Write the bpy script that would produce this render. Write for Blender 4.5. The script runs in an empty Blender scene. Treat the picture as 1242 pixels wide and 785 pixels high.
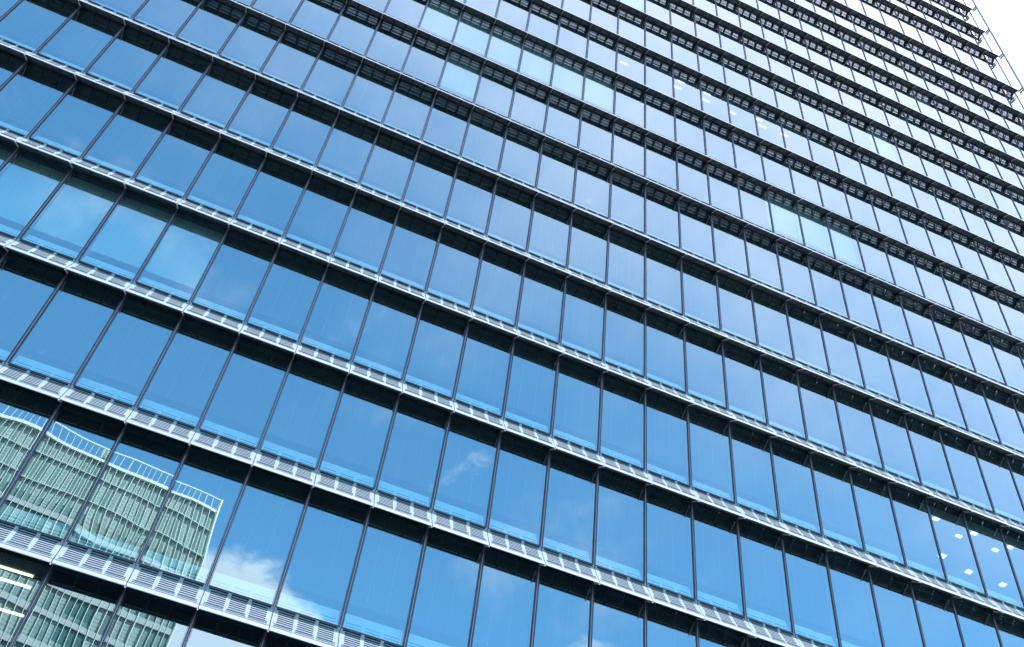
import bpy, math, random
from mathutils import Matrix, Vector
random.seed(7)
S = bpy.context.scene
COL = S.collection
R = math.radians

# ------------------------------------------------------------------ camera
W = 1.6                 # bay width
H = 2.5675 * W          # storey height
Z0 = 14.28              # sill height of storey 0
CAM = Vector((-11.413, -21.329, 1.65))
yaw, pitch, roll = R(16.868), R(48.3846), R(8.470)
fwd = Vector((math.sin(yaw) * math.cos(pitch), math.cos(yaw) * math.cos(pitch), math.sin(pitch)))
r0 = fwd.cross(Vector((0, 0, 1))).normalized()
u0 = r0.cross(fwd)
rt = math.cos(roll) * r0 + math.sin(roll) * u0
up = -math.sin(roll) * r0 + math.cos(roll) * u0
cd = bpy.data.cameras.new('camera')
cam = bpy.data.objects.new('camera', cd)
COL.objects.link(cam)
M = Matrix((rt, up, -fwd)).transposed().to_4x4()
M.translation = CAM
cam.matrix_world = M
cd.sensor_width = 36
FPX = 1231.85           # focal length in pixels of a 1242-wide picture
cd.lens = FPX / 1242 * 36
cd.clip_start = 0.1
cd.clip_end = 5000
S.camera = cam

# ------------------------------------------------------------------ light
SUN_EL, SUN_AZ = 58, 40          # azimuth from +Y towards +X: behind the facade
sd = Vector((math.sin(R(SUN_AZ)) * math.cos(R(SUN_EL)), math.cos(R(SUN_AZ)) * math.cos(R(SUN_EL)), math.sin(R(SUN_EL))))
ld = bpy.data.lights.new('sun', 'SUN')
ld.energy = 4.0
ld.angle = R(0.5)
ld.color = (1.0, 0.96, 0.9)
sun = bpy.data.objects.new('sun', ld)
COL.objects.link(sun)
sun.rotation_euler = sd.to_track_quat('Z', 'Y').to_euler()
sun.location = (60, 60, 150)

S.view_settings.view_transform = 'Standard'
S.view_settings.look = 'None'
S.view_settings.exposure = 2.25
S.view_settings.gamma = 1.0
S.view_settings.use_curve_mapping = False
S.cycles.transparent_max_bounces = 16
S.cycles.max_bounces = 8
S.cycles.glossy_bounces = 5
S.cycles.caustics_reflective = False
S.cycles.caustics_refractive = False


class NT:
    """small helper round a node tree"""
    def __init__(s, tree):
        s.t = tree; s.n = tree.nodes; s.l = tree.links
    def new(s, kind, **kw):
        n = s.n.new(kind)
        for k, v in kw.items():
            setattr(n, k, v)
        return n
    def put(s, sock, v):
        if hasattr(v, 'is_output') or isinstance(v, bpy.types.NodeSocket):
            s.l.new(v, sock)
        else:
            sock.default_value = v
    def math(s, op, a, b=0.0, c=None, clamp=False):
        n = s.new('ShaderNodeMath', operation=op, use_clamp=clamp)
        s.put(n.inputs[0], a); s.put(n.inputs[1], b)
        if c is not None: s.put(n.inputs[2], c)
        return n.outputs[0]
    def dot(s, a, v):
        n = s.new('ShaderNodeVectorMath', operation='DOT_PRODUCT')
        s.put(n.inputs[0], a); n.inputs[1].default_value = v
        return n.outputs['Value']
    def smooth(s, x, a, b, lo=0.0, hi=1.0):
        n = s.new('ShaderNodeMapRange', interpolation_type='SMOOTHSTEP')
        s.put(n.inputs[0], x); n.inputs[1].default_value = a; n.inputs[2].default_value = b
        n.inputs[3].default_value = lo; n.inputs[4].default_value = hi
        return n.outputs[0]
    def mix(s, f, a, b):
        n = s.new('ShaderNodeMix', data_type='RGBA')
        s.put(n.inputs[0], f); s.put(n.inputs[6], a); s.put(n.inputs[7], b)
        return n.outputs[2]
    def noise(s, vec, scale, detail=4, rough=0.5):
        n = s.new('ShaderNodeTexNoise')
        if vec is not None: s.l.new(vec, n.inputs['Vector'])
        n.inputs['Scale'].default_value = scale
        n.inputs['Detail'].default_value = detail
        n.inputs['Roughness'].default_value = rough
        return n.outputs[0]
    def mapping(s, vec, scale=(1, 1, 1), loc=(0, 0, 0)):
        n = s.new('ShaderNodeMapping')
        s.l.new(vec, n.inputs[0])
        n.inputs['Scale'].default_value = scale
        n.inputs['Location'].default_value = loc
        return n.outputs[0]


# sky: clear blue to the south, a bright thin veil of cloud towards the sun, small cumulus low down
wd = bpy.data.worlds.new('World')
S.world = wd
wd.use_nodes = True
wn = NT(wd.node_tree)
wn.n.clear()
sky = wn.new('ShaderNodeTexSky', sky_type='NISHITA')
sky.sun_disc = False
sky.sun_elevation = R(SUN_EL)
sky.sun_rotation = R(SUN_AZ)
sky.air_density = 1.0
sky.dust_density = 0.6
sky.ozone_density = 3.0
tc = wn.new('ShaderNodeTexCoord')
vec = tc.outputs['Generated']
VEIL = (0.30, 0.40, 0.87)
d = wn.dot(vec, VEIL)
streak = wn.noise(wn.mapping(vec, (2.6, 2.2, 3.0), (3.1, 0.4, 1.0)), 2.4, 7, 0.62)
d2 = wn.math('ADD', d, wn.math('MULTIPLY', wn.math('SUBTRACT', streak, 0.5), 0.35))
veil = wn.smooth(d2, 0.34, 0.86)
puffn = wn.noise(wn.mapping(vec, (1, 1, 1.7), (0.35, 0.0, 0.2)), 5.2, 7, 0.58)
z = wn.dot(vec, (0, 0, 1))
low = wn.smooth(z, 0.558, 0.495)
puff = wn.smooth(wn.math('ADD', puffn, wn.math("MULTIPLY", low, 0.195)), 0.64, 0.74)
wisp = wn.math('MULTIPLY', wn.smooth(streak, 0.54, 0.76), 0.30)
cl = wn.math('MAXIMUM', wn.math('MULTIPLY', puff, 0.95), wn.math('MAXIMUM', wisp, wn.math('MULTIPLY', veil, 0.94)))
gr = wn.new('ShaderNodeMix', data_type='RGBA', blend_type='MULTIPLY')
gr.inputs[0].default_value = 1.0
wn.l.new(sky.outputs[0], gr.inputs[6])
gr.inputs[7].default_value = (0.66, 1.03, 1.07, 1)      # a deeper, cleaner blue than the default atmosphere
col = wn.mix(cl, gr.outputs[2], (3.55, 3.65, 4.25, 1))
bg = wn.new('ShaderNodeBackground')
wn.l.new(col, bg.inputs[0])
bg.inputs[1].default_value = 0.122
wo = wn.new('ShaderNodeOutputWorld')
wn.l.new(bg.outputs[0], wo.inputs[0])


# ------------------------------------------------------------------ materials
def mat(name, color, rough=0.5, metal=0.0, var=0.0, scale=3.0, spec=0.5):
    m = bpy.data.materials.new(name)
    m.use_nodes = True
    t = NT(m.node_tree)
    p = m.node_tree.nodes['Principled BSDF']
    p.inputs['Roughness'].default_value = rough
    p.inputs['Metallic'].default_value = metal
    p.inputs['Specular IOR Level'].default_value = spec
    c = (*color, 1)
    if var:
        g = t.new('ShaderNodeNewGeometry')
        n = t.noise(g.outputs['Position'], scale, 5, 0.6)
        n2 = t.noise(t.mapping(g.outputs['Position'], (9, 9, 0.6)), scale, 3, 0.6)
        f = t.math('MULTIPLY', n, n2)
        f = t.smooth(f, 0.12, 0.38)
        lo = tuple(x * (1 - var) for x in color) + (1,)
        t.l.new(t.mix(f, lo, c), p.inputs['Base Color'])
        t.l.new(t.math('ADD', t.math('MULTIPLY', n, 0.2), rough - 0.1), p.inputs['Roughness'])
    else:
        p.inputs['Base Color'].default_value = c
    return m


M_WHITE = mat('white_coated_metal', (0.84, 0.845, 0.85), 0.42, 0.0, 0.10, 4)
M_LIP = mat('satin_aluminium', (0.80, 0.80, 0.84), 0.3, 0.85)
M_TEAL = mat('teal_glazed_louvre', (0.12, 0.24, 0.27), 0.3)
M_TIP = mat('bright_tip_metal', (0.88, 0.885, 0.9), 0.35, 0.5)
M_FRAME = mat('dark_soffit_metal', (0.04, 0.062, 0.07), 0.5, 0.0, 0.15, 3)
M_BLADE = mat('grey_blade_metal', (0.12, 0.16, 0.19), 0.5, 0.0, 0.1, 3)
M_MULL = mat('dark_anodised_metal', (0.036, 0.046, 0.075), 0.42, 0.1, 0.2, 2)
M_MULLC = mat('grey_anodised_metal', (0.36, 0.36, 0.42), 0.4, 0.3, 0.1, 2)
M_CLIP = mat('glazing_clip_metal', (0.15, 0.25, 0.28), 0.4)
M_SPAN = mat('spandrel_panel', (0.02, 0.035, 0.04), 0.25)
M_SLAB = mat('slab_concrete', (0.30, 0.30, 0.30), 0.8, 0, 0.2, 1)
M_CEIL = mat('ceiling_tile', (0.30, 0.32, 0.32), 0.8)
M_CORE = mat('inner_wall', (0.14, 0.15, 0.15), 0.9)
M_SILL = mat('sill_enamel', (0.66, 0.68, 0.67), 0.5, 0, 0.12, 5)
M_SLOT = mat('vent_slot', (0.05, 0.10, 0.13), 0.8)


def glass_mat():
    m = bpy.data.materials.new('coated_glass')
    m.use_nodes = True
    t = NT(m.node_tree); t.n.clear()
    lw = t.new('ShaderNodeLayerWeight'); lw.inputs[0].default_value = 0.5
    geo = t.new('ShaderNodeNewGeometry')
    cosv = t.math('ABSOLUTE', t.dotv(geo.outputs['Incoming'], geo.outputs['True Normal']))
    graz = t.math('POWER', t.math('SUBTRACT', 1.0, cosv), 4.0)
    F = t.math('ADD', t.math('MULTIPLY', graz, 0.58), 0.37)
    obl = t.math('MULTIPLY', t.math('POWER', t.math('SUBTRACT', 1.0, cosv), 2.0), 1.7, clamp=True)
    tint = t.mix(obl, (0.69, 0.95, 1.0, 1), (0.97, 0.975, 1.0, 1))
    # slow bow of each pane, never quite flat
    sx = t.new('ShaderNodeSeparateXYZ'); t.l.new(geo.outputs['Position'], sx.inputs[0])
    cell = t.new('ShaderNodeCombineXYZ')
    t.put(cell.inputs[0], t.math('FLOOR', t.math('DIVIDE', sx.outputs[0], W)))
    t.put(cell.inputs[1], t.math('FLOOR', t.math('DIVIDE', t.math('SUBTRACT', sx.outputs[2], Z0), H)))
    wnz = t.new('ShaderNodeTexWhiteNoise', noise_dimensions='2D'); t.l.new(cell.outputs[0], wnz.inputs['Vector'])
    off = t.new('ShaderNodeCombineXYZ'); t.put(off.inputs[1], t.math('MULTIPLY', wnz.outputs[0], 2.6))
    ad = t.new('ShaderNodeVectorMath', operation='ADD')
    t.l.new(geo.outputs['Position'], ad.inputs[0]); t.l.new(off.outputs[0], ad.inputs[1])
    n1 = t.noise(t.mapping(ad.outputs[0], (1, 1, 0.7)), 0.55, 1, 0.4)
    bump = t.new('ShaderNodeBump')
    bump.inputs['Strength'].default_value = 0.32
    bump.inputs['Distance'].default_value = 0.02
    t.l.new(n1, bump.inputs['Height'])
    gl = t.new('ShaderNodeBsdfGlossy')
    gl.inputs['Roughness'].default_value = 0.0
    t.l.new(tint, gl.inputs['Color'])
    t.l.new(bump.outputs[0], gl.inputs['Normal'])
    tr = t.new('ShaderNodeBsdfTransparent')
    tr.inputs['Color'].default_value = (0.62, 0.92, 0.96, 1)
    mx = t.new('ShaderNodeMixShader')
    t.l.new(F, mx.inputs[0]); t.l.new(tr.outputs[0], mx.inputs[1]); t.l.new(gl.outputs[0], mx.inputs[2])
    o = t.new('ShaderNodeOutputMaterial')
    t.l.new(mx.outputs[0], o.inputs[0])
    return m


def _dotv(s, a, b):
    n = s.new('ShaderNodeVectorMath', operation='DOT_PRODUCT')
    s.l.new(a, n.inputs[0]); s.l.new(b, n.inputs[1])
    return n.outputs['Value']
NT.dotv = _dotv
M_GLASS = glass_mat()


def clear_mat():
    m = bpy.data.materials.new('clear_inner_glass')
    m.use_nodes = True
    t = NT(m.node_tree); t.n.clear()
    tr = t.new('ShaderNodeBsdfTransparent')
    tr.inputs['Color'].default_value = (0.96, 0.99, 0.98, 1)
    o = t.new('ShaderNodeOutputMaterial')
    t.l.new(tr.outputs[0], o.inputs[0])
    return m
M_CLEAR = clear_mat()


def blind_mat(name, slat, gap, cord):
    """slats every 35 mm with three lighter ladder cords to a bay"""
    m = bpy.data.materials.new(name)
    m.use_nodes = True
    t = NT(m.node_tree)
    p = m.node_tree.nodes['Principled BSDF']
    p.inputs['Roughness'].default_value = 0.7
    geo = t.new('ShaderNodeNewGeometry')
    sx = t.new('ShaderNodeSeparateXYZ')
    t.l.new(geo.outputs['Position'], sx.inputs[0])
    fz = t.math('FRACT', t.math('DIVIDE', sx.outputs[2], 0.05))
    band = t.smooth(t.math('ABSOLUTE', t.math('SUBTRACT', fz, 0.5)), 0.2, 0.3)
    c = t.mix(band, (*slat, 1), (*gap, 1))
    fx = t.math('FRACT', t.math('ADD', t.math('DIVIDE', sx.outputs[0], W / 3), 0.5))
    cm = t.math('LESS_THAN', t.math('ABSOLUTE', t.math('SUBTRACT', fx, 0.5)), 0.014)
    t.l.new(t.mix(cm, c, (*cord, 1)), p.inputs['Base Color'])
    return m


M_BLINDS = [blind_mat('blind_slats_dark', (0.040, 0.056, 0.062), (0.012, 0.016, 0.018), (0.085, 0.095, 0.1)),
            blind_mat('blind_slats_mid', (0.06, 0.078, 0.084), (0.018, 0.022, 0.024), (0.11, 0.12, 0.125)),
            blind_mat('blind_slats_grey', (0.085, 0.10, 0.105), (0.025, 0.03, 0.03), (0.16, 0.17, 0.175))]
M_BLIND_CLOSED = blind_mat('blind_closed', (0.50, 0.54, 0.54), (0.36, 0.40, 0.40), (0.36, 0.4, 0.4))


def lamp_mat(name, color, e):
    m = bpy.data.materials.new(name)
    m.use_nodes = True
    t = NT(m.node_tree); t.n.clear()
    em = t.new('ShaderNodeEmission')
    em.inputs[0].default_value = (*color, 1); em.inputs[1].default_value = e
    o = t.new('ShaderNodeOutputMaterial'); t.l.new(em.outputs[0], o.inputs[0])
    return m
M_LAMPW = lamp_mat('lit_white_diffuser', (1, 0.98, 0.95), 0.9)
M_LAMPY = lamp_mat('lit_warm_tube', (1, 0.86, 0.5), 0.9)


# ------------------------------------------------------------------ mesh building
class MB:
    """collects prisms and boxes, builds ONE mesh object; may be stamped many times"""
    def __init__(s):
        s.v = []; s.f = []; s.m = []; s.mats = []
    def mi(s, m):
        if m not in s.mats: s.mats.append(m)
        return s.mats.index(m)
    def faces(s, vs, fs, m):
        b = len(s.v); i = m if isinstance(m, int) else s.mi(m)
        s.v += vs
        s.f += [tuple(b + k for k in f) for f in fs]
        s.m += [i] * len(fs)
    def box(s, x0, x1, y0, y1, z0, z1, m):
        vs = [(x, y, z) for x in (x0, x1) for y in (y0, y1) for z in (z0, z1)]
        s.faces(vs, [(0, 1, 3, 2), (4, 6, 7, 5), (0, 4, 5, 1), (2, 3, 7, 6), (0, 2, 6, 4), (1, 5, 7, 3)], m)
    def prism(s, x0, x1, poly, m):
        """poly = (outward, height) pairs, extruded along the facade"""
        n = len(poly)
        vs = [(x0, -o, zz) for o, zz in poly] + [(x1, -o, zz) for o, zz in poly]
        fs = [tuple(range(n)), tuple(range(2 * n - 1, n - 1, -1))]
        fs += [(k, k + n, (k + 1) % n + n, (k + 1) % n) for k in range(n)]
        s.faces(vs, fs, m)
    def strip(s, x0, x1, a, b, th, m):
        """plate from section point a to b, thickness th"""
        dx, dz = b[0] - a[0], b[1] - a[1]
        L = math.hypot(dx, dz); nx, nz = dz / L * th, -dx / L * th
        s.prism(x0, x1, [a, b, (b[0] + nx, b[1] + nz), (a[0] + nx, a[1] + nz)], m)
    def add(s, o, x=0, y=0, zz=0, sx=1.0):
        b = len(s.v)
        s.v += [(vx * sx + x, vy + y, vz + zz) for vx, vy, vz in o.v]
        s.f += [tuple(b + k for k in f) for f in o.f]
        mp = [s.mi(m) for m in o.mats]
        s.m += [mp[i] for i in o.m]
    def mesh(s, name):
        me = bpy.data.meshes.new(name)
        me.from_pydata(s.v, [], s.f)
        for m in s.mats: me.materials.append(m)
        me.polygons.foreach_set('material_index', s.m)
        me.update()
        return me
    def build(s, name, parent=None, loc=(0, 0, 0)):
        return link(name, s.mesh(name), parent, loc)


def link(name, me, parent=None, loc=(0, 0, 0)):
    o = bpy.data.objects.new(name, me)
    COL.objects.link(o)
    o.location = loc
    if parent: o.parent = parent
    return o


def thing(name, label, cat, loc=(0, 0, 0), group=None):
    o = link(name, None, None, loc)
    o['label'] = label; o['category'] = cat
    if group: o['group'] = group
    return o


def kind(o, k):
    o['kind'] = k
    return o


# ------------------------------------------------------------------ ground
def ground_mat(name, color, tile=0):
    m = bpy.data.materials.new(name); m.use_nodes = True
    t = NT(m.node_tree); p = m.node_tree.nodes['Principled BSDF']
    g = t.new('ShaderNodeNewGeometry')
    n = t.noise(g.outputs['Position'], 0.8, 8, 0.65)
    c = t.mix(n, tuple(x * 0.75 for x in color) + (1,), tuple(x * 1.2 for x in color) + (1,))
    if tile:
        b = t.new('ShaderNodeTexBrick')
        t.l.new(g.outputs['Position'], b.inputs['Vector'])
        b.inputs['Scale'].default_value = 1.0
        b.inputs['Brick Width'].default_value = tile; b.inputs['Row Height'].default_value = tile
        b.inputs['Mortar Size'].default_value = 0.01
        t.l.new(c, b.inputs['Color1']); t.l.new(c, b.inputs['Color2'])
        b.inputs['Mortar'].default_value = (0.1, 0.1, 0.1, 1)
        c = b.outputs[0]
    t.l.new(c, p.inputs['Base Color'])
    p.inputs['Roughness'].default_value = 0.85
    return m


g = MB(); g.box(-2500, 2500, -2500, 2500, -0.5, 0.0, ground_mat('ground_dust', (0.15, 0.155, 0.16)))
kind(g.build('ground'), 'structure')
g = MB(); g.box(-140, 140, -26, -0.7, 0.0, 0.13, ground_mat('granite_paving', (0.27, 0.28, 0.29), 0.6))
kind(g.build('pavement'), 'structure')
g = MB(); g.box(-140, 140, -42, -26.15, 0.0, 0.004, ground_mat('asphalt', (0.05, 0.05, 0.052)))
kind(g.build('road'), 'structure')
g = MB(); g.box(-140, 140, -26.15, -26.0, 0.0, 0.13, ground_mat('kerb_stone', (0.4, 0.4, 0.39)))
kind(g.build('kerb'), 'structure')
g = MB()
for k in range(-23, 24): g.box(k * 6 - 1.5, k * 6 + 1.5, -34.1, -33.95, 0.004, 0.008, ground_mat('road_paint', (0.8, 0.8, 0.78)) if k == -23 else 0)
kind(g.build('road_marking'), 'structure')


# ------------------------------------------------------------------ the office tower
def zr(r):
    q = r if r <= 6 else r - 0.012 * (r - 6)
    if r >= 15: q = r + 0.21 + (0.02 * (r - 15))
    return q
def Z(r): return Z0 + zr(r) * H
C0, C1 = -18, 18           # bays, the last one narrower
RB, RT = -3, 23            # storeys
def bw(c): return 0.82 if c == C1 else 1.0
G = 0.48                   # soffit meets the glass this far below the sill

tower = thing('office_tower', 'tall blue mirror-glass office tower with white louvred sunshades at every storey', 'building', (0, 0, 0))

# --- templates, one bay wide, origin at the mullion on the sill line
OPEN = [(0.08, 0.32), (0.38, 0.62), (0.68, 0.92)]
A, B = (0.035, -0.05), (0.370, -0.664)
def lerp(a, b, t): return (a[0] + (b[0] - a[0]) * t, a[1] + (b[1] - a[1]) * t)

louvre = MB()
x0, x1 = 0.006 * W, 0.994 * W
T0, T1, NS = 0.05, 0.88, 7
louvre.strip(x0, x1, lerp(A, B, 0), lerp(A, B, T0), 0.012, M_TEAL)
louvre.strip(x0, x1, lerp(A, B, T1), lerp(A, B, 1), 0.012, M_WHITE)
ribs = [(0.006, OPEN[0][0]), (OPEN[0][1], OPEN[1][0]), (OPEN[1][1], OPEN[2][0]), (OPEN[2][1], 0.994)]
for a, b in ribs:
    louvre.strip(a * W, b * W, lerp(A, B, T0), lerp(A, B, 0.22), 0.012, M_CLIP)
    louvre.strip(a * W, b * W, lerp(A, B, 0.22), lerp(A, B, T1), 0.012, M_WHITE)
per = (T1 - T0) / NS
for a, b in OPEN:
    for k in range(1, NS):
        t = T0 + per * k
        louvre.strip(a * W, b * W, lerp(A, B, t - per * 0.21), lerp(A, B, t + per * 0.21), 0.003, M_TEAL if k < 2 else M_WHITE)
for cx, cw in ((0.35, 0.024), (0.65, 0.024), (0.972, 0.014), (0.028, 0.014)):
    louvre.box((cx - cw) * W, (cx + cw) * W, -0.088, -0.03, -0.15, -0.035, M_CLIP)

lip = MB()
lip.prism(x0, x1, [(0.372, -0.667), (0.420, -0.724), (0.408, -0.736), (0.360, -0.677)], M_LIP)
lip.prism(x0, x1, [(0.422, -0.726), (0.436, -0.758), (0.448, -0.795), (0.446, -0.818), (0.436, -0.826), (0.424, -0.815), (0.408, -0.738)], M_TIP)

SOPEN = [(0.045, 0.325), (0.36, 0.64), (0.675, 0.955)]
sribs = [(0.006, 0.045), (0.325, 0.36), (0.64, 0.675), (0.955, 0.994)]
soffit = MB()
P, Q = (0.425, -0.816), (0.005, -G)
soffit.strip(x0, x1, lerp(P, Q, 0.0), lerp(P, Q, 0.07), 0.02, M_FRAME)
soffit.strip(x0, x1, lerp(P, Q, 0.88), lerp(P, Q, 1.0), 0.02, M_FRAME)
for a, b in sribs: soffit.strip(a * W, b * W, lerp(P, Q, 0.07), lerp(P, Q, 0.88), 0.02, M_FRAME)
for a, b in SOPEN:
    for k in range(9):
        p = lerp(P, Q, 0.14 + 0.71 * k / 8)
        plate = A[1] + (p[0] - A[0]) * (B[1] - A[1]) / (B[0] - A[0])
        bh = max(0.05, min(0.145, (plate - p[1]) * 0.8))          # blades lean outwards at 76 degrees
        bo = bh / math.tan(R(76))
        soffit.prism(a * W, b * W, [(p[0] - 0.002, p[1] + 0.004), (p[0] + 0.002, p[1] + 0.004), (p[0] + bo + 0.002, p[1] + bh), (p[0] + bo - 0.002, p[1] + bh)], M_BLADE)
# side cheeks close the ends of the cavity
for xx in (x0 + 0.004, x1 - 0.012):
    soffit.prism(xx, xx + 0.008, [(0.06, -0.10), (0.345, -0.665), (0.39, -0.75), (0.03, -0.475)], M_FRAME)

bracket = MB()
bracket.prism(-0.014, 0.014, [(0.09, -G - 0.105), (0.44, -0.828), (0.44, -0.868), (0.09, -G - 0.16)], M_WHITE)

def frame_t(hh):
    m = MB()
    m.box(0.03 * W, 0.97 * W, -0.055, -0.001, -0.028, -0.007, M_MULL)
    m.box(0.03 * W, 0.97 * W, -0.040, -0.001, -0.0072, 0.0072, M_MULLC)
    m.box(0.03 * W, 0.97 * W, -0.055, -0.001, 0.007, 0.028, M_MULL)
    m.box(0.03 * W, 0.97 * W, -0.012, 0.03, hh - G - 0.02, hh - G + 0.012, M_FRAME)
    for a in (0.029, 0.964): m.box(a * W, (a + 0.007) * W, -0.010, -0.001, 0.0275, hh - G - 0.0195, M_MULL)
    return m
def pane_t(hh):
    m = MB()
    a, b, c, e = 0.0, W, 0.032, hh - G - 0.022
    vs = [(x, y, zz) for x in (a, b) for y in (0.0, 0.012) for zz in (c, e)]
    m.faces(vs, [(0, 4, 5, 1)], M_GLASS)
    m.faces(vs, [(0, 1, 3, 2), (4, 6, 7, 5), (2, 3, 7, 6), (0, 2, 6, 4), (1, 5, 7, 3)], M_CLEAR)
    return m
sill = MB()
SA, SB = (-0.05, 0.0), (-0.25, 0.56)
sill.strip(0.045 * W, 0.955 * W, SA, SB, 0.02, M_SILL)
for a, b in OPEN:
    for zz in (0.14, 0.24):
        p, q = lerp(SA, SB, zz / 0.56), lerp(SA, SB, (zz + 0.034) / 0.56)
        sill.strip(a * W, b * W, (p[0] + 0.0194, p[1] + 0.007), (q[0] + 0.0194, q[1] + 0.007), 0.003, M_SLOT)
sill.box(0.0, W, 0.29, 0.36, -0.02, 0.55, M_CORE)
def blind_t(hh, bm):
    m = MB()
    m.box(0.015 * W, 0.985 * W, 0.300, 0.312, 0.90, hh - G - 0.05, bm)
    m.box(0.015 * W, 0.985 * W, 0.292, 0.322, 0.87, 0.90, M_MULL)
    m.box(0.0, W, 0.17, 0.34, hh - G - 0.06, hh - G + 0.0, M_SLOT)
    return m

CLOSED = {(c, 2) for c in (-14, -13, -12, -11, -10)} | {(c, 7) for c in range(-7, -1)} | {(-6, 6), (4, 6), (5, 6), (6, 6), (-1, 10), (9, 9), (12, 11)}
LIT = {(c, 2) for c in range(7, 13)} | {(c, 8) for c in range(-1, 7)} | {(c, -1) for c in range(-14, -9)}

# which windows and sunshades show largest from where the photograph was taken
def project(p):
    v = Vector(p) - CAM
    dz = v.dot(fwd)
    if dz < 0.1: return None
    return (621 + FPX * v.dot(rt) / dz, 392.5 - FPX * v.dot(up) / dz)
def shown(c, r, za, zb):
    q = [project(((c + i) * W, 0, Z(r) + zz)) for i, zz in ((0, za), (1, za), (1, zb), (0, zb))]
    if None in q: return 0
    q = [(min(max(x, 0), 1242), min(max(y, 0), 785)) for x, y in q]
    return abs(sum(q[k][0] * q[(k + 1) % 4][1] - q[(k + 1) % 4][0] * q[k][1] for k in range(4))) / 2

cells = [(c, r) for r in range(RB, RT) for c in range(C0, C1 + 1)]
top_w = set(sorted(cells, key=lambda k: -shown(*k, 0, H - G))[:100])
top_s = set(sorted(cells, key=lambda k: -shown(*k, -0.9, 0))[:100])

cache = {}
def mesh_of(key, mk):
    if key not in cache: cache[key] = mk().mesh(key[0])
    return cache[key]
rest = {k: MB() for k in ('window', 'glass_pane', 'sill_panel', 'blind', 'sunshade', 'front_lip', 'soffit_grille', 'bracket')}
tpl = {}
def T(key, mk):
    if key not in tpl: tpl[key] = mk()
    return tpl[key]

for c, r in cells:
    hh = Z(r + 1) - Z(r)
    hk = round(hh, 3)
    if (c, r) in CLOSED: bm, bl = M_BLIND_CLOSED, True
    elif (c, r) in LIT: bm, bl = None, False
    else:
        bm, bl = M_BLINDS[random.choice((0, 0, 0, 1, 1, 2))], True
    loc = (c * W, 0, Z(r)); sx = bw(c)
    if (c, r) in top_w:
        w = link('window', mesh_of(('window', hk), lambda: frame_t(hh)), tower, loc)
        link('glass_pane', mesh_of(('glass_pane', hk), lambda: pane_t(hh)), w)
        link('sill_panel', mesh_of(('sill_panel', 0), lambda: sill), w)
        if bl:
            b = link('blind', mesh_of(('blind', hk, bm.name), lambda: blind_t(hh, bm)), w)
            if bm is M_BLIND_CLOSED: b['label'] = 'pale blind closed behind the glass'
    else:
        rest['window'].add(T(('w', hk), lambda: frame_t(hh)), *loc, sx)
        rest['glass_pane'].add(T(('p', hk), lambda: pane_t(hh)), *loc, sx)
        rest['sill_panel'].add(sill, *loc, sx)
        if bl: rest['blind'].add(T(('b', hk, bm.name), lambda: blind_t(hh, bm)), *loc, sx)
    sx = 0.72 if c == C1 else 1.0
    if (c, r) in top_s:
        s = link('sunshade', mesh_of(('sunshade', 0), lambda: louvre), tower, loc)
        link('front_lip', mesh_of(('front_lip', 0), lambda: lip), s)
        link('soffit_grille', mesh_of(('soffit_grille', 0), lambda: soffit), s)
        link('bracket', mesh_of(('bracket', 0), lambda: bracket), s)
    else:
        rest['sunshade'].add(louvre, *loc, sx)
        rest['front_lip'].add(lip, *loc, sx)
        rest['soffit_grille'].add(soffit, *loc, sx)
        rest['bracket'].add(bracket, *loc)
rw = kind(rest['window'].build('window', tower), 'stuff')
for k in ('glass_pane', 'sill_panel', 'blind'): kind(rest[k].build(k, rw), 'stuff')
rs = kind(rest['sunshade'].build('sunshade', tower), 'stuff')
for k in ('front_lip', 'soffit_grille', 'bracket'): kind(rest[k].build(k, rs), 'stuff')

# --- mullions, one the whole height of the facade each
XL, XR = C0 * W, (C1 + 0.82) * W
ztop = Z(RT)
mb = MB()
mb.box(-0.036, -0.010, -0.030, 0.03, 0, ztop, M_MULL)
mb.box(0.010, 0.036, -0.030, 0.03, 0, ztop, M_MULL)
mb.box(-0.0095, 0.0095, -0.022, 0.03, 0, ztop - 0.01, M_MULLC)
mme = mb.mesh('mullion')
for c in range(C0, C1 + 1): link('mullion', mme, tower, (c * W, 0, 0))
link('mullion', mme, tower, (XR, 0, 0))

# --- floors, rooms and core behind the glass
for r in range(RB, RT + 1):
    m = MB()
    m.box(XL, XR, 0.03, 0.36, -G, -0.032, M_SPAN)
    m.box(XL, XR, 0.361, 9.0, -G + 0.03, 0.0, M_SLAB)
    m.box(XL, XR, 0.361, 9.0, -G - 0.0, -G + 0.028, M_CEIL)
    m.build('floor_slab', tower, (0, 0, Z(r)))
m = MB()
m.box(XL - 0.2, XR - 0.05, 9.001, 32, 0, ztop + 0.5, M_CORE)
m.box(XL - 0.4, XL - 0.1, 0.0, 32, 0.0, ztop + 0.5, M_SPAN)
m.build('core_wall', tower)
m = MB(); m.box(XR - 0.12, XR - 0.055, 0.04, 8.99, 0, ztop, M_SPAN); m.build('side_wall', tower)
m = MB(); m.box(XL - 0.4, XR, -0.2, 32, ztop + 0.51, ztop + 1.8, M_WHITE); m.build('roof_parapet', tower)
m = MB(); m.box(XL, XR, 0.05, 8.9, 0.0, Z(RB) - G - 0.02, M_SPAN); m.build('plinth', tower)

# --- vertical rail with paired struts at the right-hand corner
m = MB(); m.box(-0.06, 0.06, -0.71, -0.60, 0, ztop, M_MULLC)
m.build('corner_rail', tower, (XR + 0.03, 0, 0))
st = MB(); st.box(-0.04, 0.04, -0.60, -0.26, -0.05, 0.05, M_FRAME)
st.box(-0.02, 0.02, -0.26, 0.0, -0.02, 0.02, M_WHITE)
sme = st.mesh('strut')
for r in range(RB + 1, RT + 1):
    for dz in (-0.10, -0.17): link('strut', sme, tower, (XR + 0.03, 0, Z(r) + (dz - 0.02) * H))

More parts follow.
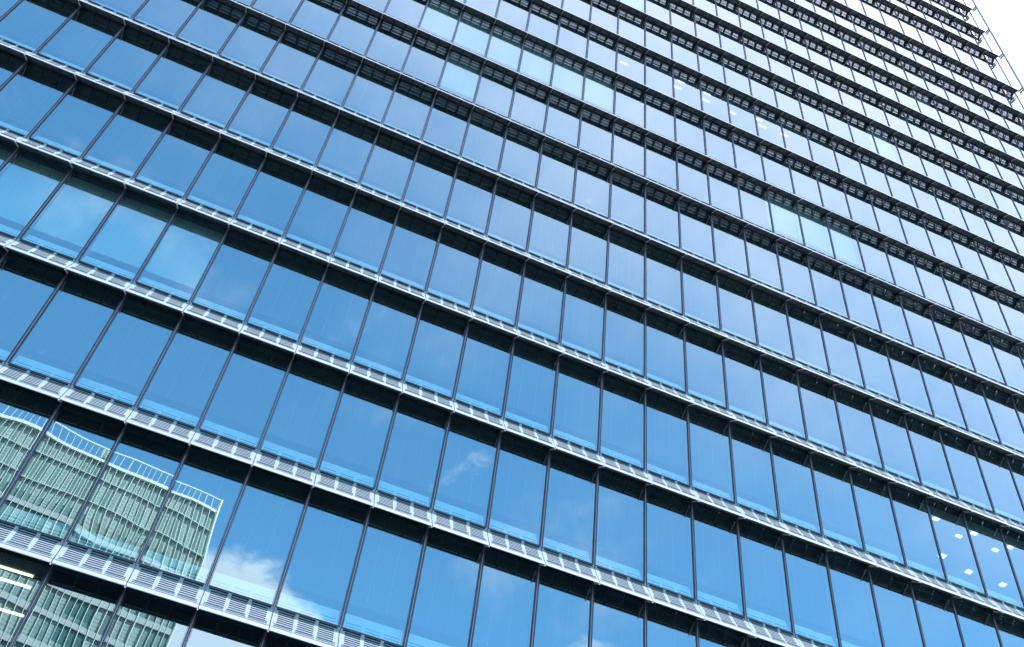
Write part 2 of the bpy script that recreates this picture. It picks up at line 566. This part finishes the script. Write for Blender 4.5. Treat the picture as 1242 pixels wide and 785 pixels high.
# --- lit ceiling lamps in the few rooms without blinds
def lamp(x, y, r, lx, ly, m):
    k = MB(); k.box(-lx / 2, lx / 2, -ly / 2, ly / 2, -0.03, -0.004, m)
    k.build('ceiling_light', tower, (x, y, Z(r + 1) - G))
for x, y in ((12.33, 0.83), (14.01, 0.83), (15.62, 0.83), (17.3, 0.83), (13.66, 1.22), (15.29, 1.22), (13.93, 2.47), (15.37, 2.77), (16.96, 2.78)):
    lamp(x, y, 2, 0.22, 0.12 if y < 1.5 else 0.18, M_LAMPW)
for x, y in ((-0.71, 0.96), (2.41, 0.60), (2.46, 0.96), (3.98, 0.60), (4.12, 0.96), (5.75, 0.98), (7.2, 0.72), (7.59, 0.97), (8.9, 0.92)):
    lamp(x, y, 8, 0.42, 0.05, M_LAMPW)
for y in (0.92, 1.43, 2.78): lamp(-15.5, y, -1, 1.4, 0.07, M_LAMPY)

# ------------------------------------------------------------------ the tower opposite, seen in the panes
FW, FH, NB = 0.95, 4.15, 62
ang = math.atan2(0.2045, -0.979)
opp = thing('glass_tower', 'pale green glass tower with white vertical fins and open roof rail, mirrored in the windows', 'building', (-12.3, -108.7, 0))
opp.rotation_euler = (0, 0, ang)      # local x runs along the face away from the corner, local y away from the street
HT = 90.0
def tower_mat():
    m = bpy.data.materials.new('green_curtain_wall'); m.use_nodes = True
    t = NT(m.node_tree); p = m.node_tree.nodes['Principled BSDF']
    tcx = t.new('ShaderNodeTexCoord')
    sx = t.new('ShaderNodeSeparateXYZ'); t.l.new(tcx.outputs['Object'], sx.inputs[0])
    ix = t.math('FLOOR', t.math('DIVIDE', sx.outputs[0], FW)); iz = t.math('FLOOR', t.math('DIVIDE', sx.outputs[2], FH))
    cv = t.new('ShaderNodeCombineXYZ'); t.l.new(ix, cv.inputs[0]); t.l.new(iz, cv.inputs[1])
    wnz = t.new('ShaderNodeTexWhiteNoise', noise_dimensions='2D'); t.l.new(cv.outputs[0], wnz.inputs['Vector'])
    fx = t.math('FRACT', t.math('DIVIDE', sx.outputs[0], FW)); fz = t.math('FRACT', t.math('DIVIDE', sx.outputs[2], FH))
    c = t.mix(wnz.outputs[0], (0.09, 0.17, 0.175, 1), (0.32, 0.38, 0.37, 1))
    c = t.mix(t.math('MULTIPLY', t.math('GREATER_THAN', wnz.outputs[0], 0.88), 0.8), c, (0.03, 0.09, 0.10, 1))
    hatch = t.math('FRACT', t.math('DIVIDE', sx.outputs[2], 0.52))
    c = t.mix(t.math('MULTIPLY', t.math('LESS_THAN', hatch, 0.3), 0.5), c, (0.07, 0.13, 0.13, 1))
    # plant storeys at the top: a pale strip beside each fin
    plant = t.math('GREATER_THAN', sx.outputs[2], HT - 9.0)
    c = t.mix(t.math('MULTIPLY', plant, t.math('LESS_THAN', fx, 0.45)), c, (0.38, 0.45, 0.41, 1))
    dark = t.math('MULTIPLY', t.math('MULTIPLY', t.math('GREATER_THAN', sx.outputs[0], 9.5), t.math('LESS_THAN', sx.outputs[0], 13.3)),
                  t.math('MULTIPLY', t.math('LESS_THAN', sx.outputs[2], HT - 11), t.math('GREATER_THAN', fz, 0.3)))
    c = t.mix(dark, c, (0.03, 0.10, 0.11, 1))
    t.l.new(c, p.inputs['Base Color'])
    p.inputs['Roughness'].default_value = 0.25
    return m
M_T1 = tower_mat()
M_T2 = mat('fin_white', (0.50, 0.56, 0.53), 0.5)
M_T3 = mat('pale_floor_band', (0.30, 0.33, 0.36), 0.6, 0, 0.1, 0.6)
M_T4 = mat('roof_white', (0.52, 0.54, 0.52), 0.5)
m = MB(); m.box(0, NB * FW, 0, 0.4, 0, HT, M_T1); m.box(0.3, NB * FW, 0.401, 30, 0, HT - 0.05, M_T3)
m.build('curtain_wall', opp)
sgn = -1
fin = MB(); fin.box(-0.036, 0.036, sgn * 0.45, sgn * 0.02, 0, HT + 2.5, M_T2)
fme = fin.mesh('fin')
for k in range(NB + 1): link('fin', fme, opp, (k * FW, 0, 0))
bme = MB(); bme.box(0, NB * FW, -0.30, -0.001, -0.42, 0.42, M_T3); bme = bme.mesh('floor_band')
for k in range(1, 20): link('floor_band', bme, opp, (0, 0, k * FH))
lme = MB(); lme.box(0, NB * FW, -0.38, -0.001, -0.04, 0.04, M_T2); lme = lme.mesh('transom')
for k in (20, 21): link('transom', lme, opp, (0, 0, k * FH))
m = MB(); m.box(0, NB * FW, -0.5, 1.5, HT, HT + 0.5, M_T4); m.build('roof_edge', opp)
m = MB(); m.box(-0.1, NB * FW, -0.50, -0.38, HT + 2.4, HT + 2.6, M_T2); m.build('roof_rail', opp)
m = MB(); m.box(-0.33, -0.07, -0.6, 0.4, 0, HT + 2.6, M_T4); m.build('corner_post', opp)
m = MB(); m.box(17.2, 18.3, 0.3, 1.2, HT + 0.71, HT + 3.0, M_T1); m.build('roof_hatch', opp)
